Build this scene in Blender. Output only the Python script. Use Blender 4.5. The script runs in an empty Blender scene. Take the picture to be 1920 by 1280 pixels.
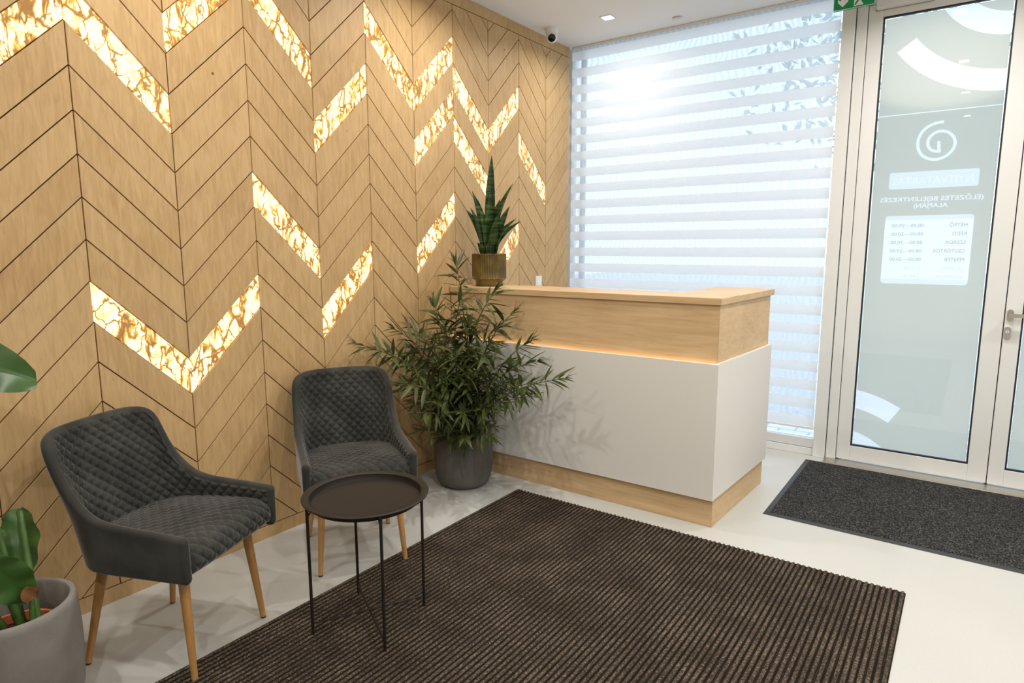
import bpy, bmesh, math, random
import numpy as np
from mathutils import Vector, Matrix, geometry
rnd = random.Random(7)
PI = math.pi
scene = bpy.context.scene
C = scene.collection

# ------------------------------------------------------------------ camera
cam_d = bpy.data.cameras.new('camera')
cam_d.sensor_width = 36.0
cam_d.lens = 1193.57 / 1920 * 36.0
cam_d.clip_start = 0.05
cam = bpy.data.objects.new('camera', cam_d)
C.objects.link(cam)
fw = Vector((-0.578, 0.802, -0.148)).normalized()
rt = Vector((0.811, 0.585, -0.003))
rt = (rt - fw * rt.dot(fw)).normalized()
up = rt.cross(fw)
CAM = Vector((2.7642, -1.0499, 1.4470))
cam.matrix_world = Matrix(((rt.x, up.x, -fw.x, CAM.x), (rt.y, up.y, -fw.y, CAM.y), (rt.z, up.z, -fw.z, CAM.z), (0, 0, 0, 1)))
scene.camera = cam

# ------------------------------------------------------------------ world: pale overcast daylight
world = bpy.data.worlds.new('World')
scene.world = world
world.use_nodes = True
bg = world.node_tree.nodes['Background']
bg.inputs[0].default_value = (0.66, 0.83, 1.0, 1)
bg.inputs[1].default_value = 2.35

scene.view_settings.view_transform = 'Standard'
scene.view_settings.look = 'None'
scene.view_settings.gamma = 1.0
scene.view_settings.exposure = 0.08
scene.view_settings.use_curve_mapping = False

LAMP_W = 16.0
CEIL = 3.01

# ------------------------------------------------------------------ material helpers
def new_mat(name):
    m = bpy.data.materials.new(name)
    m.use_nodes = True
    nt = m.node_tree
    for n in list(nt.nodes):
        nt.nodes.remove(n)
    out = nt.nodes.new('ShaderNodeOutputMaterial')
    return m, nt, out

class N:
    """tiny node helper"""
    def __init__(s, nt): s.nt = nt
    def __call__(s, typ, **kw):
        n = s.nt.nodes.new(typ)
        for k, v in kw.items():
            if k.startswith('i_'):
                key = k[2:]
                key = int(key) if key.isdigit() else key.replace('_', ' ')
                if isinstance(v, bpy.types.NodeSocket): s.nt.links.new(v, n.inputs[key])
                else: n.inputs[key].default_value = v
            else: setattr(n, k, v)
        return n
    def link(s, a, b): s.nt.links.new(a, b)
    def ramp(s, fac, stops):
        r = s.nt.nodes.new('ShaderNodeValToRGB')
        e = r.color_ramp.elements
        e[0].position, e[0].color = stops[0][0], stops[0][1]
        e[1].position, e[1].color = stops[-1][0], stops[-1][1]
        for p, c in stops[1:-1]:
            x = e.new(p); x.color = c
        s.nt.links.new(fac, r.inputs[0])
        return r.outputs[0]

def rgb(r, g, b): return (r, g, b, 1)

def principled(name, color, rough=0.5, metal=0.0, spec=0.5, bump=0.0, bscale=200, noise=None, sheen=0.0, coat=0.0):
    m, nt, out = new_mat(name); n = N(nt)
    p = n('ShaderNodeBsdfPrincipled', i_Roughness=rough, i_Metallic=metal)
    p.inputs['Base Color'].default_value = rgb(*color)
    p.inputs['Specular IOR Level'].default_value = spec
    if sheen: p.inputs['Sheen Weight'].default_value = sheen; p.inputs['Sheen Roughness'].default_value = 0.4
    if coat: p.inputs['Coat Weight'].default_value = coat
    tc = n('ShaderNodeTexCoord')
    if noise:
        sc, amt = noise
        t = n('ShaderNodeTexNoise', i_Vector=tc.outputs['Object'], i_Scale=sc, i_Detail=5.0)
        c = n.ramp(t.outputs[0], [(0.3, rgb(*[x * (1 - amt) for x in color])), (0.7, rgb(*[min(1, x * (1 + amt)) for x in color]))])
        n.link(c, p.inputs['Base Color'])
    if bump:
        t = n('ShaderNodeTexNoise', i_Vector=tc.outputs['Object'], i_Scale=bscale, i_Detail=3.0)
        b = n('ShaderNodeBump', i_Strength=bump, i_Distance=0.002, i_Height=t.outputs[0])
        n.link(b.outputs[0], p.inputs['Normal'])
    n.link(p.outputs[0], out.inputs[0])
    return m

def wood_mat(name, dark, light, grain=(8, 60, 8), rough=0.45, rand=True, knots=0.0, spec=0.35):
    """grain: noise scale per object axis"""
    m, nt, out = new_mat(name); n = N(nt)
    p = n('ShaderNodeBsdfPrincipled', i_Roughness=rough)
    p.inputs['Specular IOR Level'].default_value = spec
    tc = n('ShaderNodeTexCoord')
    oi = n('ShaderNodeObjectInfo')
    vec = tc.outputs['Object']
    if rand:
        mul = n('ShaderNodeMath', operation='MULTIPLY', i_0=oi.outputs['Random'], i_1=37.0)
        add = n('ShaderNodeVectorMath', operation='ADD', i_0=vec, i_1=mul.outputs[0]); vec = add.outputs[0]
    mp = n('ShaderNodeMapping', i_Vector=vec, i_Scale=grain)
    t1 = n('ShaderNodeTexNoise', i_Vector=mp.outputs[0], i_Scale=1.0, i_Detail=8.0, i_Roughness=0.6, i_Distortion=0.8)
    t2 = n('ShaderNodeTexNoise', i_Vector=vec, i_Scale=3.0, i_Detail=3.0)
    mx = n('ShaderNodeMath', operation='MULTIPLY_ADD', i_0=t2.outputs[0], i_1=0.55, i_2=t1.outputs[0])
    if rand:
        mx2 = n('ShaderNodeMath', operation='MULTIPLY_ADD', i_0=oi.outputs['Random'], i_1=0.12, i_2=mx.outputs[0]); mx = mx2
    c = n.ramp(mx.outputs[0], [(0.48, rgb(*dark)), (1.12, rgb(*light))])
    if knots:
        vk = n('ShaderNodeTexVoronoi', i_Vector=vec, i_Scale=3.1)
        ms = n('ShaderNodeMath', operation='LESS_THAN', i_0=vk.outputs['Distance'], i_1=knots)
        mk = n('ShaderNodeMix', data_type='RGBA', i_0=ms.outputs[0])
        n.link(c, mk.inputs[6]); mk.inputs[7].default_value = rgb(dark[0] * .45, dark[1] * .38, dark[2] * .3); c = mk.outputs[2]
    n.link(c, p.inputs['Base Color'])
    b = n('ShaderNodeBump', i_Strength=0.12, i_Distance=0.001, i_Height=t1.outputs[0])
    n.link(b.outputs[0], p.inputs['Normal'])
    n.link(p.outputs[0], out.inputs[0])
    return m

def emis_mat(name, color, strength):
    m, nt, out = new_mat(name); n = N(nt)
    e = n('ShaderNodeEmission', i_Strength=strength); e.inputs[0].default_value = rgb(*color)
    n.link(e.outputs[0], out.inputs[0]); return m

def glass_mat(name, tint=(1, 1, 1)):
    m, nt, out = new_mat(name); n = N(nt)
    t = n('ShaderNodeBsdfTransparent'); t.inputs[0].default_value = rgb(*tint)
    g = n('ShaderNodeBsdfGlossy', i_Roughness=0.02)
    f = n('ShaderNodeFresnel', i_IOR=1.45)
    mx = n('ShaderNodeMixShader', i_0=f.outputs[0], i_1=t.outputs[0], i_2=g.outputs[0])
    n.link(mx.outputs[0], out.inputs[0]); return m

def film_mat(name, color, trans=0.55):
    """thin translucent film / fabric: diffuse + translucent"""
    m, nt, out = new_mat(name); n = N(nt)
    d = n('ShaderNodeBsdfDiffuse'); d.inputs[0].default_value = rgb(*color)
    t = n('ShaderNodeBsdfTranslucent'); t.inputs[0].default_value = rgb(*color)
    mx = n('ShaderNodeMixShader', i_0=trans, i_1=d.outputs[0], i_2=t.outputs[0])
    n.link(mx.outputs[0], out.inputs[0]); return m

# ------------------------------------------------------------------ mesh helpers
class MB:
    def __init__(s): s.v = []; s.f = []
    def add(s, vs, fs):
        o = len(s.v); s.v += [tuple(v) for v in vs]; s.f += [tuple(i + o for i in f) for f in fs]; return s
    def box(s, x0, x1, y0, y1, z0, z1):
        return s.add([(x0, y0, z0), (x1, y0, z0), (x1, y1, z0), (x0, y1, z0), (x0, y0, z1), (x1, y0, z1), (x1, y1, z1), (x0, y1, z1)],
                     [(0, 3, 2, 1), (4, 5, 6, 7), (0, 1, 5, 4), (1, 2, 6, 5), (2, 3, 7, 6), (3, 0, 4, 7)])
    def prism(s, poly, z0, z1):
        n = len(poly)
        return s.add([(x, y, z0) for x, y in poly] + [(x, y, z1) for x, y in poly],
                     [tuple(range(n - 1, -1, -1)), tuple(range(n, 2 * n))] + [(i, (i + 1) % n, n + (i + 1) % n, n + i) for i in range(n)])
    def lathe(s, prof, seg=48, cx=0, cy=0, ribs=None):
        vs = []; k = len(prof)
        for j in range(seg):
            a = 2 * PI * j / seg
            for r, z in prof:
                q = r
                if ribs and ribs[1] <= z <= ribs[2] and ribs[3](r): q = r - (ribs[0] if j % 4 >= 2 else 0)
                vs.append((cx + q * math.cos(a), cy + q * math.sin(a), z))
        fs = [(j * k + i, ((j + 1) % seg) * k + i, ((j + 1) % seg) * k + i + 1, j * k + i + 1) for j in range(seg) for i in range(k - 1)]
        return s.add(vs, fs)
    def tube(s, pts, rad, seg=8, cap=True):
        pts = [Vector(p) for p in pts]; n = len(pts)
        if not isinstance(rad, (list, tuple)): rad = [rad] * n
        vs = []; prev = None
        for i, p in enumerate(pts):
            t = (pts[min(i + 1, n - 1)] - pts[max(i - 1, 0)]).normalized()
            if prev is None:
                a = Vector((0, 0, 1)) if abs(t.z) < .9 else Vector((1, 0, 0))
                x = t.cross(a).normalized()
            else:
                x = (prev - t * prev.dot(t)).normalized()
            prev = x; y = t.cross(x)
            for j in range(seg):
                an = 2 * PI * j / seg
                vs.append(p + (x * math.cos(an) + y * math.sin(an)) * rad[i])
        fs = [(i * seg + j, i * seg + (j + 1) % seg, (i + 1) * seg + (j + 1) % seg, (i + 1) * seg + j) for i in range(n - 1) for j in range(seg)]
        if cap: fs += [tuple(range(seg - 1, -1, -1)), tuple(range((n - 1) * seg, n * seg))]
        return s.add(vs, fs)
    def grid(s, G):
        """G: (nu,nv,3) array"""
        nu, nv = G.shape[:2]
        return s.add([tuple(x) for x in G.reshape(-1, 3)],
                     [(i * nv + j, (i + 1) * nv + j, (i + 1) * nv + j + 1, i * nv + j + 1) for i in range(nu - 1) for j in range(nv - 1)])
    def mesh(s, name, mat, smooth=False, bevel=0.0, merge=0.0, recalc=False):
        me = bpy.data.meshes.new(name)
        me.from_pydata(s.v, [], s.f)
        if bevel or merge or recalc:
            bm = bmesh.new(); bm.from_mesh(me)
            if merge: bmesh.ops.remove_doubles(bm, verts=bm.verts, dist=merge)
            bmesh.ops.recalc_face_normals(bm, faces=bm.faces)
            if bevel:
                ed = [e for e in bm.edges if len(e.link_faces) == 2 and e.calc_face_angle(0) > 0.5]
                bmesh.ops.bevel(bm, geom=ed, offset=bevel, segments=2, profile=0.5, affect='EDGES')
            bm.to_mesh(me); bm.free()
        me.materials.append(mat)
        if smooth:
            me.polygons.foreach_set('use_smooth', [True] * len(me.polygons))
            if smooth != True:
                try: me.set_sharp_from_angle(angle=smooth)
                except Exception: pass
        me.update()
        return me
    def build(s, name, mat, parent=None, **kw):
        return link(name, s.mesh(name, mat, **kw), parent)

def link(name, data, parent=None):
    o = bpy.data.objects.new(name, data); C.objects.link(o)
    if parent is not None: o.parent = parent
    return o
def tag(o, label, cat, group=None):
    o['label'] = label; o['category'] = cat
    if group: o['group'] = group
    return o
def struct(o): o['kind'] = 'structure'; return o
def thing(name, label, cat, loc=(0, 0, 0), rz=0.0, group=None):
    o = link(name, None); o.location = loc; o.rotation_euler = (0, 0, rz)
    return tag(o, label, cat, group)
def copy_tree(o, parent=None):
    c = o.copy(); C.objects.link(c); c.parent = parent
    for ch in [x for x in bpy.data.objects if x.parent is o]: copy_tree(ch, c)
    return c
SM = math.radians(40)

# ------------------------------------------------------------------ materials
M = {}
M['white_paint'] = principled('white_paint', (0.80, 0.80, 0.79), 0.7, noise=(2, .01))
M['ceiling_paint'] = principled('ceiling_paint', (0.82, 0.83, 0.84), 0.8)
M['alu'] = principled('white_lacquered_aluminium', (0.77, 0.785, 0.785), 0.35, spec=0.4)
M['dark_gap'] = principled('dark_rubber', (0.012, 0.012, 0.014), 0.6)
M['steel'] = principled('brushed_steel', (0.55, 0.52, 0.47), 0.32, metal=1.0)
M['plank'] = wood_mat('birch_plank', (0.43, 0.262, 0.11), (0.60, 0.405, 0.20), grain=(14, 55, 8), rough=0.5, knots=0.022)
M['backing'] = principled('brown_backing', (0.16, 0.085, 0.035), 0.8)
M['counter_wood'] = wood_mat('maple_board', (0.50, 0.325, 0.16), (0.68, 0.49, 0.285), grain=(3, 10, 42), rough=0.42, rand=True)
M['counter_white'] = principled('white_laminate', (0.76, 0.75, 0.715), 0.45, spec=0.4)
M['oak'] = wood_mat('oak_leg', (0.30, 0.14, 0.045), (0.52, 0.28, 0.10), grain=(60, 60, 6), rough=0.4)
M['black_steel'] = principled('black_powder_coat', (0.016, 0.012, 0.009), 0.48, spec=0.3, bump=0.05, bscale=900)
M['cap'] = principled('black_foot', (0.01, 0.01, 0.01), 0.5)
M['concrete'] = principled('grey_concrete', (0.205, 0.19, 0.172), 0.85, noise=(9, .16), bump=0.25, bscale=120)
M['concrete_dark'] = principled('dark_concrete', (0.115, 0.108, 0.098), 0.8, noise=(9, .18), bump=0.25, bscale=120)
M['soil'] = principled('soil', (0.03, 0.018, 0.01), 0.95, bump=1.0, bscale=60)
M['terracotta'] = principled('terracotta', (0.50, 0.13, 0.045), 0.8)
M['glass'] = glass_mat('clear_glass')
M['plastic_white'] = principled('white_plastic', (0.78, 0.78, 0.77), 0.35)
M['plastic_black'] = principled('black_plastic', (0.006, 0.006, 0.007), 0.15)
M['sign_green'] = principled('sign_green', (0.0, 0.27, 0.085), 0.35)
M['sign_white'] = principled('sign_white', (0.85, 0.87, 0.85), 0.4)
M['lamp_on'] = emis_mat('lamp_panel', (1.0, 0.96, 0.88), 22.0)
M['led'] = emis_mat('led_strip', (1.0, 0.62, 0.28), 5.0)

def velvet():
    m, nt, out = new_mat('grey_velvet'); n = N(nt)
    p = n('ShaderNodeBsdfPrincipled', i_Roughness=0.8)
    p.inputs['Specular IOR Level'].default_value = 0.15
    p.inputs['Sheen Weight'].default_value = 0.38
    p.inputs['Sheen Roughness'].default_value = 0.35
    tc = n('ShaderNodeTexCoord')
    t = n('ShaderNodeTexNoise', i_Vector=tc.outputs['Object'], i_Scale=9.0, i_Detail=4.0)
    c = n.ramp(t.outputs[0], [(0.35, rgb(.026, .0262, .024)), (0.65, rgb(.050, .050, .045))])
    n.link(c, p.inputs['Base Color'])
    f = n('ShaderNodeTexNoise', i_Vector=tc.outputs['Object'], i_Scale=700.0)
    b = n('ShaderNodeBump', i_Strength=0.15, i_Distance=0.001, i_Height=f.outputs[0])
    n.link(b.outputs[0], p.inputs['Normal'])
    n.link(p.outputs[0], out.inputs[0]); return m
M['velvet'] = velvet()

def onyx():
    m, nt, out = new_mat('backlit_onyx'); n = N(nt)
    tc = n('ShaderNodeTexCoord'); oi = n('ShaderNodeObjectInfo')
    mul = n('ShaderNodeMath', operation='MULTIPLY', i_0=oi.outputs['Random'], i_1=53.0)
    v = n('ShaderNodeVectorMath', operation='ADD', i_0=tc.outputs['Object'], i_1=mul.outputs[0]).outputs[0]
    # distorted coordinates
    d = n('ShaderNodeTexNoise', i_Vector=v, i_Scale=9.0, i_Detail=3.0)
    dv = n('ShaderNodeVectorMath', operation='SCALE', i_0=d.outputs['Color']); dv.inputs[3].default_value = 0.035
    vv = n('ShaderNodeVectorMath', operation='ADD', i_0=v, i_1=dv.outputs[0]).outputs[0]
    def ridge(vec, rot, sc, aniso, lo, hi, dist):
        mp = n('ShaderNodeMapping', i_Vector=vec, i_Rotation=rot, i_Scale=aniso).outputs[0]
        t = n('ShaderNodeTexNoise', i_Vector=mp, i_Scale=sc, i_Detail=3.0, i_Roughness=.55, i_Distortion=dist)
        d0 = n('ShaderNodeMath', operation='SUBTRACT', i_0=t.outputs[0], i_1=.5)
        d1 = n('ShaderNodeMath', operation='ABSOLUTE', i_0=d0.outputs[0])
        r = n('ShaderNodeMapRange', i_0=d1.outputs[0]); r.inputs[1].default_value = lo; r.inputs[2].default_value = hi
        return r.outputs[0]
    v1 = ridge(vv, (.6, 0, 0), 11.0, (1, 1.0, .30), .003, .036, .35)
    v2 = ridge(vv, (-.75, 0, 0), 9.0, (1, 1.0, .30), .003, .032, .4)
    v3 = ridge(v, (.1, 0, 0), 60.0, (1, 1, 1), .0, .05, .3)
    # streaks come and go
    br = n('ShaderNodeTexNoise', i_Vector=v, i_Scale=8.0, i_Detail=2.0)
    g1 = n('ShaderNodeMapRange', i_0=br.outputs[0]); g1.inputs[1].default_value = .42; g1.inputs[2].default_value = .56
    g2 = n('ShaderNodeMapRange', i_0=br.outputs[0]); g2.inputs[1].default_value = .58; g2.inputs[2].default_value = .46
    m1 = n('ShaderNodeMath', operation='MAXIMUM', i_0=v1, i_1=g1.outputs[0])
    m2 = n('ShaderNodeMath', operation='MAXIMUM', i_0=v2, i_1=g2.outputs[0])
    d2 = n('ShaderNodeTexNoise', i_Vector=v, i_Scale=26.0, i_Detail=3.0)
    d2s = n('ShaderNodeVectorMath', operation='SCALE', i_0=d2.outputs['Color']); d2s.inputs[3].default_value = 0.05
    w2 = n('ShaderNodeVectorMath', operation='ADD', i_0=vv, i_1=d2s.outputs[0]).outputs[0]
    st = n('ShaderNodeMapping', i_Vector=w2, i_Rotation=(.9, 0, 0), i_Scale=(1, 1.1, .62)).outputs[0]
    vo = n('ShaderNodeTexVoronoi', i_Vector=st, i_Scale=16.0, feature='DISTANCE_TO_EDGE')
    tk = n('ShaderNodeTexNoise', i_Vector=v, i_Scale=13.0, i_Detail=2.0)
    th = n('ShaderNodeMapRange', i_0=tk.outputs[0]); th.inputs[1].default_value = .38; th.inputs[2].default_value = .66
    th.inputs[3].default_value = .004; th.inputs[4].default_value = .13
    vq = n('ShaderNodeMath', operation='DIVIDE', i_0=vo.outputs[0], i_1=th.outputs[0], use_clamp=True)
    q0 = n('ShaderNodeMath', operation='MULTIPLY', i_0=m1.outputs[0], i_1=m2.outputs[0])
    q = n('ShaderNodeMath', operation='MULTIPLY', i_0=q0.outputs[0], i_1=vq.outputs[0])
    fine = n('ShaderNodeMapRange', i_0=v3); fine.inputs[3].default_value = .66
    cl = n('ShaderNodeTexNoise', i_Vector=v, i_Scale=17.0, i_Detail=6.0, i_Roughness=.65)
    cloud = n('ShaderNodeMapRange', i_0=cl.outputs[0]); cloud.inputs[1].default_value = .34; cloud.inputs[2].default_value = .56
    cloud.inputs[3].default_value = .68; cloud.inputs[4].default_value = 1.0
    a = n('ShaderNodeMath', operation='MULTIPLY', i_0=q.outputs[0], i_1=fine.outputs[0])
    a2 = n('ShaderNodeMath', operation='MULTIPLY', i_0=a.outputs[0], i_1=cloud.outputs[0])
    c = n.ramp(a2.outputs[0], [(0.0, rgb(.16, .055, .012)), (0.25, rgb(.34, .135, .022)), (0.48, rgb(.78, .40, .07)), (0.66, rgb(1.0, .74, .28)), (0.88, rgb(1.0, .95, .72))])
    p = n('ShaderNodeBsdfPrincipled', i_Roughness=0.25)
    p.inputs['Base Color'].default_value = rgb(.25, .16, .06)
    n.link(c, p.inputs['Emission Color']); p.inputs['Emission Strength'].default_value = 1.22
    n.link(p.outputs[0], out.inputs[0]); return m
M['onyx'] = onyx()

def floor_mat():
    m, nt, out = new_mat('pale_floor'); n = N(nt)
    p = n('ShaderNodeBsdfPrincipled', i_Roughness=0.42)
    p.inputs['Specular IOR Level'].default_value = 0.4
    tc = n('ShaderNodeTexCoord')
    t = n('ShaderNodeTexNoise', i_Vector=tc.outputs['Object'], i_Scale=260.0, i_Detail=2.0)
    t2 = n('ShaderNodeTexNoise', i_Vector=tc.outputs['Object'], i_Scale=1.6, i_Detail=4.0)
    mx = n('ShaderNodeMath', operation='MULTIPLY_ADD', i_0=t2.outputs[0], i_1=0.4, i_2=t.outputs[0])
    c = n.ramp(mx.outputs[0], [(0.45, rgb(.48, .485, .465)), (0.95, rgb(.56, .565, .545))])
    n.link(c, p.inputs['Base Color'])
    b = n('ShaderNodeBump', i_Strength=0.05, i_Distance=0.001, i_Height=t.outputs[0])
    n.link(b.outputs[0], p.inputs['Normal']); n.link(p.outputs[0], out.inputs[0]); return m
M['floor'] = floor_mat()

def rug_mat():
    m, nt, out = new_mat('ribbed_rug'); n = N(nt)
    p = n('ShaderNodeBsdfPrincipled', i_Roughness=0.95); p.inputs['Specular IOR Level'].default_value = 0.1
    tc = n('ShaderNodeTexCoord')
    w = n('ShaderNodeTexNoise', i_Vector=tc.outputs['Object'], i_Scale=150.0, i_Detail=2.0)
    w2 = n('ShaderNodeTexNoise', i_Vector=tc.outputs['Object'], i_Scale=5.0, i_Detail=3.0)
    mx = n('ShaderNodeMath', operation='MULTIPLY_ADD', i_0=w2.outputs[0], i_1=0.35, i_2=w.outputs[0])
    top = n.ramp(mx.outputs[0], [(0.42, rgb(.016, .012, .009)), (0.68, rgb(.068, .050, .036)), (0.95, rgb(.22, .172, .125))])
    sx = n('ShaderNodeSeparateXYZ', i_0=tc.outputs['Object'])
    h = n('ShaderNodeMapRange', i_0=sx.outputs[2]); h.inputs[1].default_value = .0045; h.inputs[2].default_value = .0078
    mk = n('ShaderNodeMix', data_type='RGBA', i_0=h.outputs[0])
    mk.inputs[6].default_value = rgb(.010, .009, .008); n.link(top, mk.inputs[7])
    n.link(mk.outputs[2], p.inputs['Base Color'])
    b = n('ShaderNodeBump', i_Strength=0.9, i_Distance=0.003, i_Height=w.outputs[0])
    n.link(b.outputs[0], p.inputs['Normal']); n.link(p.outputs[0], out.inputs[0]); return m
M['rug'] = rug_mat()

def mat_mat():
    m, nt, out = new_mat('charcoal_pile'); n = N(nt)
    p = n('ShaderNodeBsdfPrincipled', i_Roughness=0.95); p.inputs['Specular IOR Level'].default_value = 0.1
    tc = n('ShaderNodeTexCoord')
    w = n('ShaderNodeTexNoise', i_Vector=tc.outputs['Object'], i_Scale=160.0, i_Detail=2.0)
    c = n.ramp(w.outputs[0], [(0.38, rgb(.008, .008, .009)), (0.53, rgb(.036, .036, .037)), (0.68, rgb(.125, .122, .115))])
    n.link(c, p.inputs['Base Color'])
    b = n('ShaderNodeBump', i_Strength=1.0, i_Distance=0.003, i_Height=w.outputs[0])
    n.link(b.outputs[0], p.inputs['Normal']); n.link(p.outputs[0], out.inputs[0]); return m
M['mat_pile'] = mat_mat()
M['rubber'] = principled('rubber_edge', (0.03, 0.032, 0.036), 0.55)

def leaf_mat(name, c0, c1, rough=0.4, scale=9.0, bands=False, trans=0.25):
    m, nt, out = new_mat(name); n = N(nt)
    p = n('ShaderNodeBsdfPrincipled', i_Roughness=rough)
    p.inputs['Specular IOR Level'].default_value = 0.4
    tc = n('ShaderNodeTexCoord'); g = n('ShaderNodeNewGeometry')
    if bands:
        mp = n('ShaderNodeMapping', i_Vector=tc.outputs['Object'], i_Scale=(6, 6, 62))
        t = n('ShaderNodeTexNoise', i_Vector=mp.outputs[0], i_Scale=1.0, i_Detail=3.0, i_Distortion=0.6)
        f = t.outputs[0]
    else:
        t = n('ShaderNodeTexNoise', i_Vector=g.outputs['Position'], i_Scale=scale, i_Detail=3.0)
        f = n('ShaderNodeMath', operation='MULTIPLY_ADD', i_0=g.outputs['Random Per Island'], i_1=0.3, i_2=t.outputs[0]).outputs[0]
    c = n.ramp(f, [(0.42, rgb(*c0)), (0.72, rgb(*c1))])
    n.link(c, p.inputs['Base Color'])
    tr = n('ShaderNodeBsdfTranslucent'); n.link(c, tr.inputs[0])
    mx = n('ShaderNodeMixShader', i_0=trans, i_1=p.outputs[0], i_2=tr.outputs[0])
    n.link(mx.outputs[0], out.inputs[0]); return m
M['leaf'] = leaf_mat('oleander_leaf', (.018, .036, .012), (.095, .122, .034))
M['stem'] = principled('oleander_stem', (.10, .075, .03), 0.7, noise=(20, .3))
M['twig'] = principled('dry_twig', (.17, .085, .04), 0.8)
M['snake'] = leaf_mat('snake_leaf', (.010, .030, .007), (.090, .150, .034), rough=0.33, bands=True, trans=0.12)
M['big_leaf'] = leaf_mat('broad_leaf', (.016, .050, .012), (.050, .120, .026), rough=0.35, scale=6, trans=.2)
M['big_stalk'] = principled('green_stalk', (.055, .12, .024), 0.45, noise=(12, .3))
M['brown_leaf'] = principled('dry_leaf_tip', (.23, .10, .04), 0.7, noise=(25, .4))

def glaze():
    m, nt, out = new_mat('brown_glaze'); n = N(nt)
    p = n('ShaderNodeBsdfPrincipled', i_Roughness=0.22, i_Metallic=0.25)
    p.inputs['Specular IOR Level'].default_value = 0.6
    tc = n('ShaderNodeTexCoord')
    t = n('ShaderNodeTexNoise', i_Vector=tc.outputs['Object'], i_Scale=14.0, i_Detail=4.0)
    c = n.ramp(t.outputs[0], [(0.35, rgb(.085, .054, .010)), (0.7, rgb(.19, .128, .030))])
    n.link(c, p.inputs['Base Color']); n.link(p.outputs[0], out.inputs[0]); return m
M['glaze'] = glaze()

M['film'] = film_mat('frosted_film', (0.645, 0.61, 0.505), 0.6)
M['film_white'] = film_mat('white_film', (0.92, 0.91, 0.86), 0.6)
M['film_bright'] = film_mat('bright_film', (0.96, 0.96, 0.94), 0.6)
M['film_pale'] = film_mat('pale_film', (0.85, 0.84, 0.78), 0.6)
M['film_grey'] = film_mat('grey_film', (0.52, 0.53, 0.50), 0.6)
M['film_lgrey'] = film_mat('light_grey_film', (0.74, 0.74, 0.71), 0.6)
M['fabric'] = film_mat('blind_fabric', (0.98, 0.95, 0.915), 0.76)

def sheer_mat():
    m, nt, out = new_mat('sheer_fabric'); n = N(nt)
    tc = n('ShaderNodeTexCoord'); g = n('ShaderNodeNewGeometry')
    d = n('ShaderNodeBsdfDiffuse'); d.inputs[0].default_value = rgb(.80, .88, .97)
    t = n('ShaderNodeBsdfTranslucent'); t.inputs[0].default_value = rgb(.86, .94, 1.0)
    a = n('ShaderNodeMixShader', i_0=.6, i_1=d.outputs[0], i_2=t.outputs[0])
    tr = n('ShaderNodeBsdfTransparent')
    # interference weave of the two mesh layers
    mp = n('ShaderNodeMapping', i_Vector=g.outputs['Position'], i_Scale=(1, 0.2, 3.2))
    nz = n('ShaderNodeTexNoise', i_Vector=mp.outputs[0], i_Scale=1.7, i_Detail=3.0)
    nd = n('ShaderNodeMath', operation='MULTIPLY', i_0=nz.outputs[0], i_1=34.0)
    sx = n('ShaderNodeSeparateXYZ', i_0=g.outputs['Position'])
    ph = n('ShaderNodeMath', operation='MULTIPLY_ADD', i_0=sx.outputs[0], i_1=150.0, i_2=nd.outputs[0])
    sn = n('ShaderNodeMath', operation='SINE', i_0=ph.outputs[0])
    fac = n('ShaderNodeMapRange', i_0=sn.outputs[0]); fac.inputs[1].default_value = -1; fac.inputs[2].default_value = 1
    fac.inputs[3].default_value = .66; fac.inputs[4].default_value = .80
    mx = n('ShaderNodeMixShader', i_0=fac.outputs[0], i_1=tr.outputs[0], i_2=a.outputs[0])
    n.link(mx.outputs[0], out.inputs[0]); return m
M['sheer'] = sheer_mat()

def paver_mat():
    m, nt, out = new_mat('pavement'); n = N(nt)
    tc = n('ShaderNodeTexCoord')
    b = n('ShaderNodeTexBrick', i_Vector=tc.outputs['Object'], i_Scale=2.2)
    b.inputs['Color1'].default_value = rgb(.62, .62, .64); b.inputs['Color2'].default_value = rgb(.68, .68, .69); b.inputs['Mortar'].default_value = rgb(.42, .43, .46)
    p = n('ShaderNodeBsdfPrincipled', i_Roughness=.9); n.link(b.outputs[0], p.inputs['Base Color'])
    n.link(p.outputs[0], out.inputs[0]); return m
M['paver'] = paver_mat()
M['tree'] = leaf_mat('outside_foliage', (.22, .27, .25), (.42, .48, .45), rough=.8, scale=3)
M['bark'] = principled('outside_bark', (.30, .28, .27), .9)

# ------------------------------------------------------------------ room shell
RX, BY, FY = 5.4, -3.4, 3.63            # right wall, back wall, front (window) plane
fl = MB().box(-.2, RX + .2, BY - .2, FY + .06, -.12, 0).build('floor', M['floor']); struct(fl)
ce = MB().box(-.2, RX + .2, BY - .2, FY + .15, CEIL, CEIL + .1).build('ceiling', M['ceiling_paint']); struct(ce)
struct(MB().box(RX, RX + .12, BY, FY + .1, 0, CEIL).build('wall_right', M['white_paint']))
struct(MB().box(-.1, RX, BY - .12, BY, 0, CEIL).build('wall_back', M['white_paint']))
struct(MB().box(3.85, RX, FY, FY + .14, 0, CEIL).build('wall_front', M['white_paint']))

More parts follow.
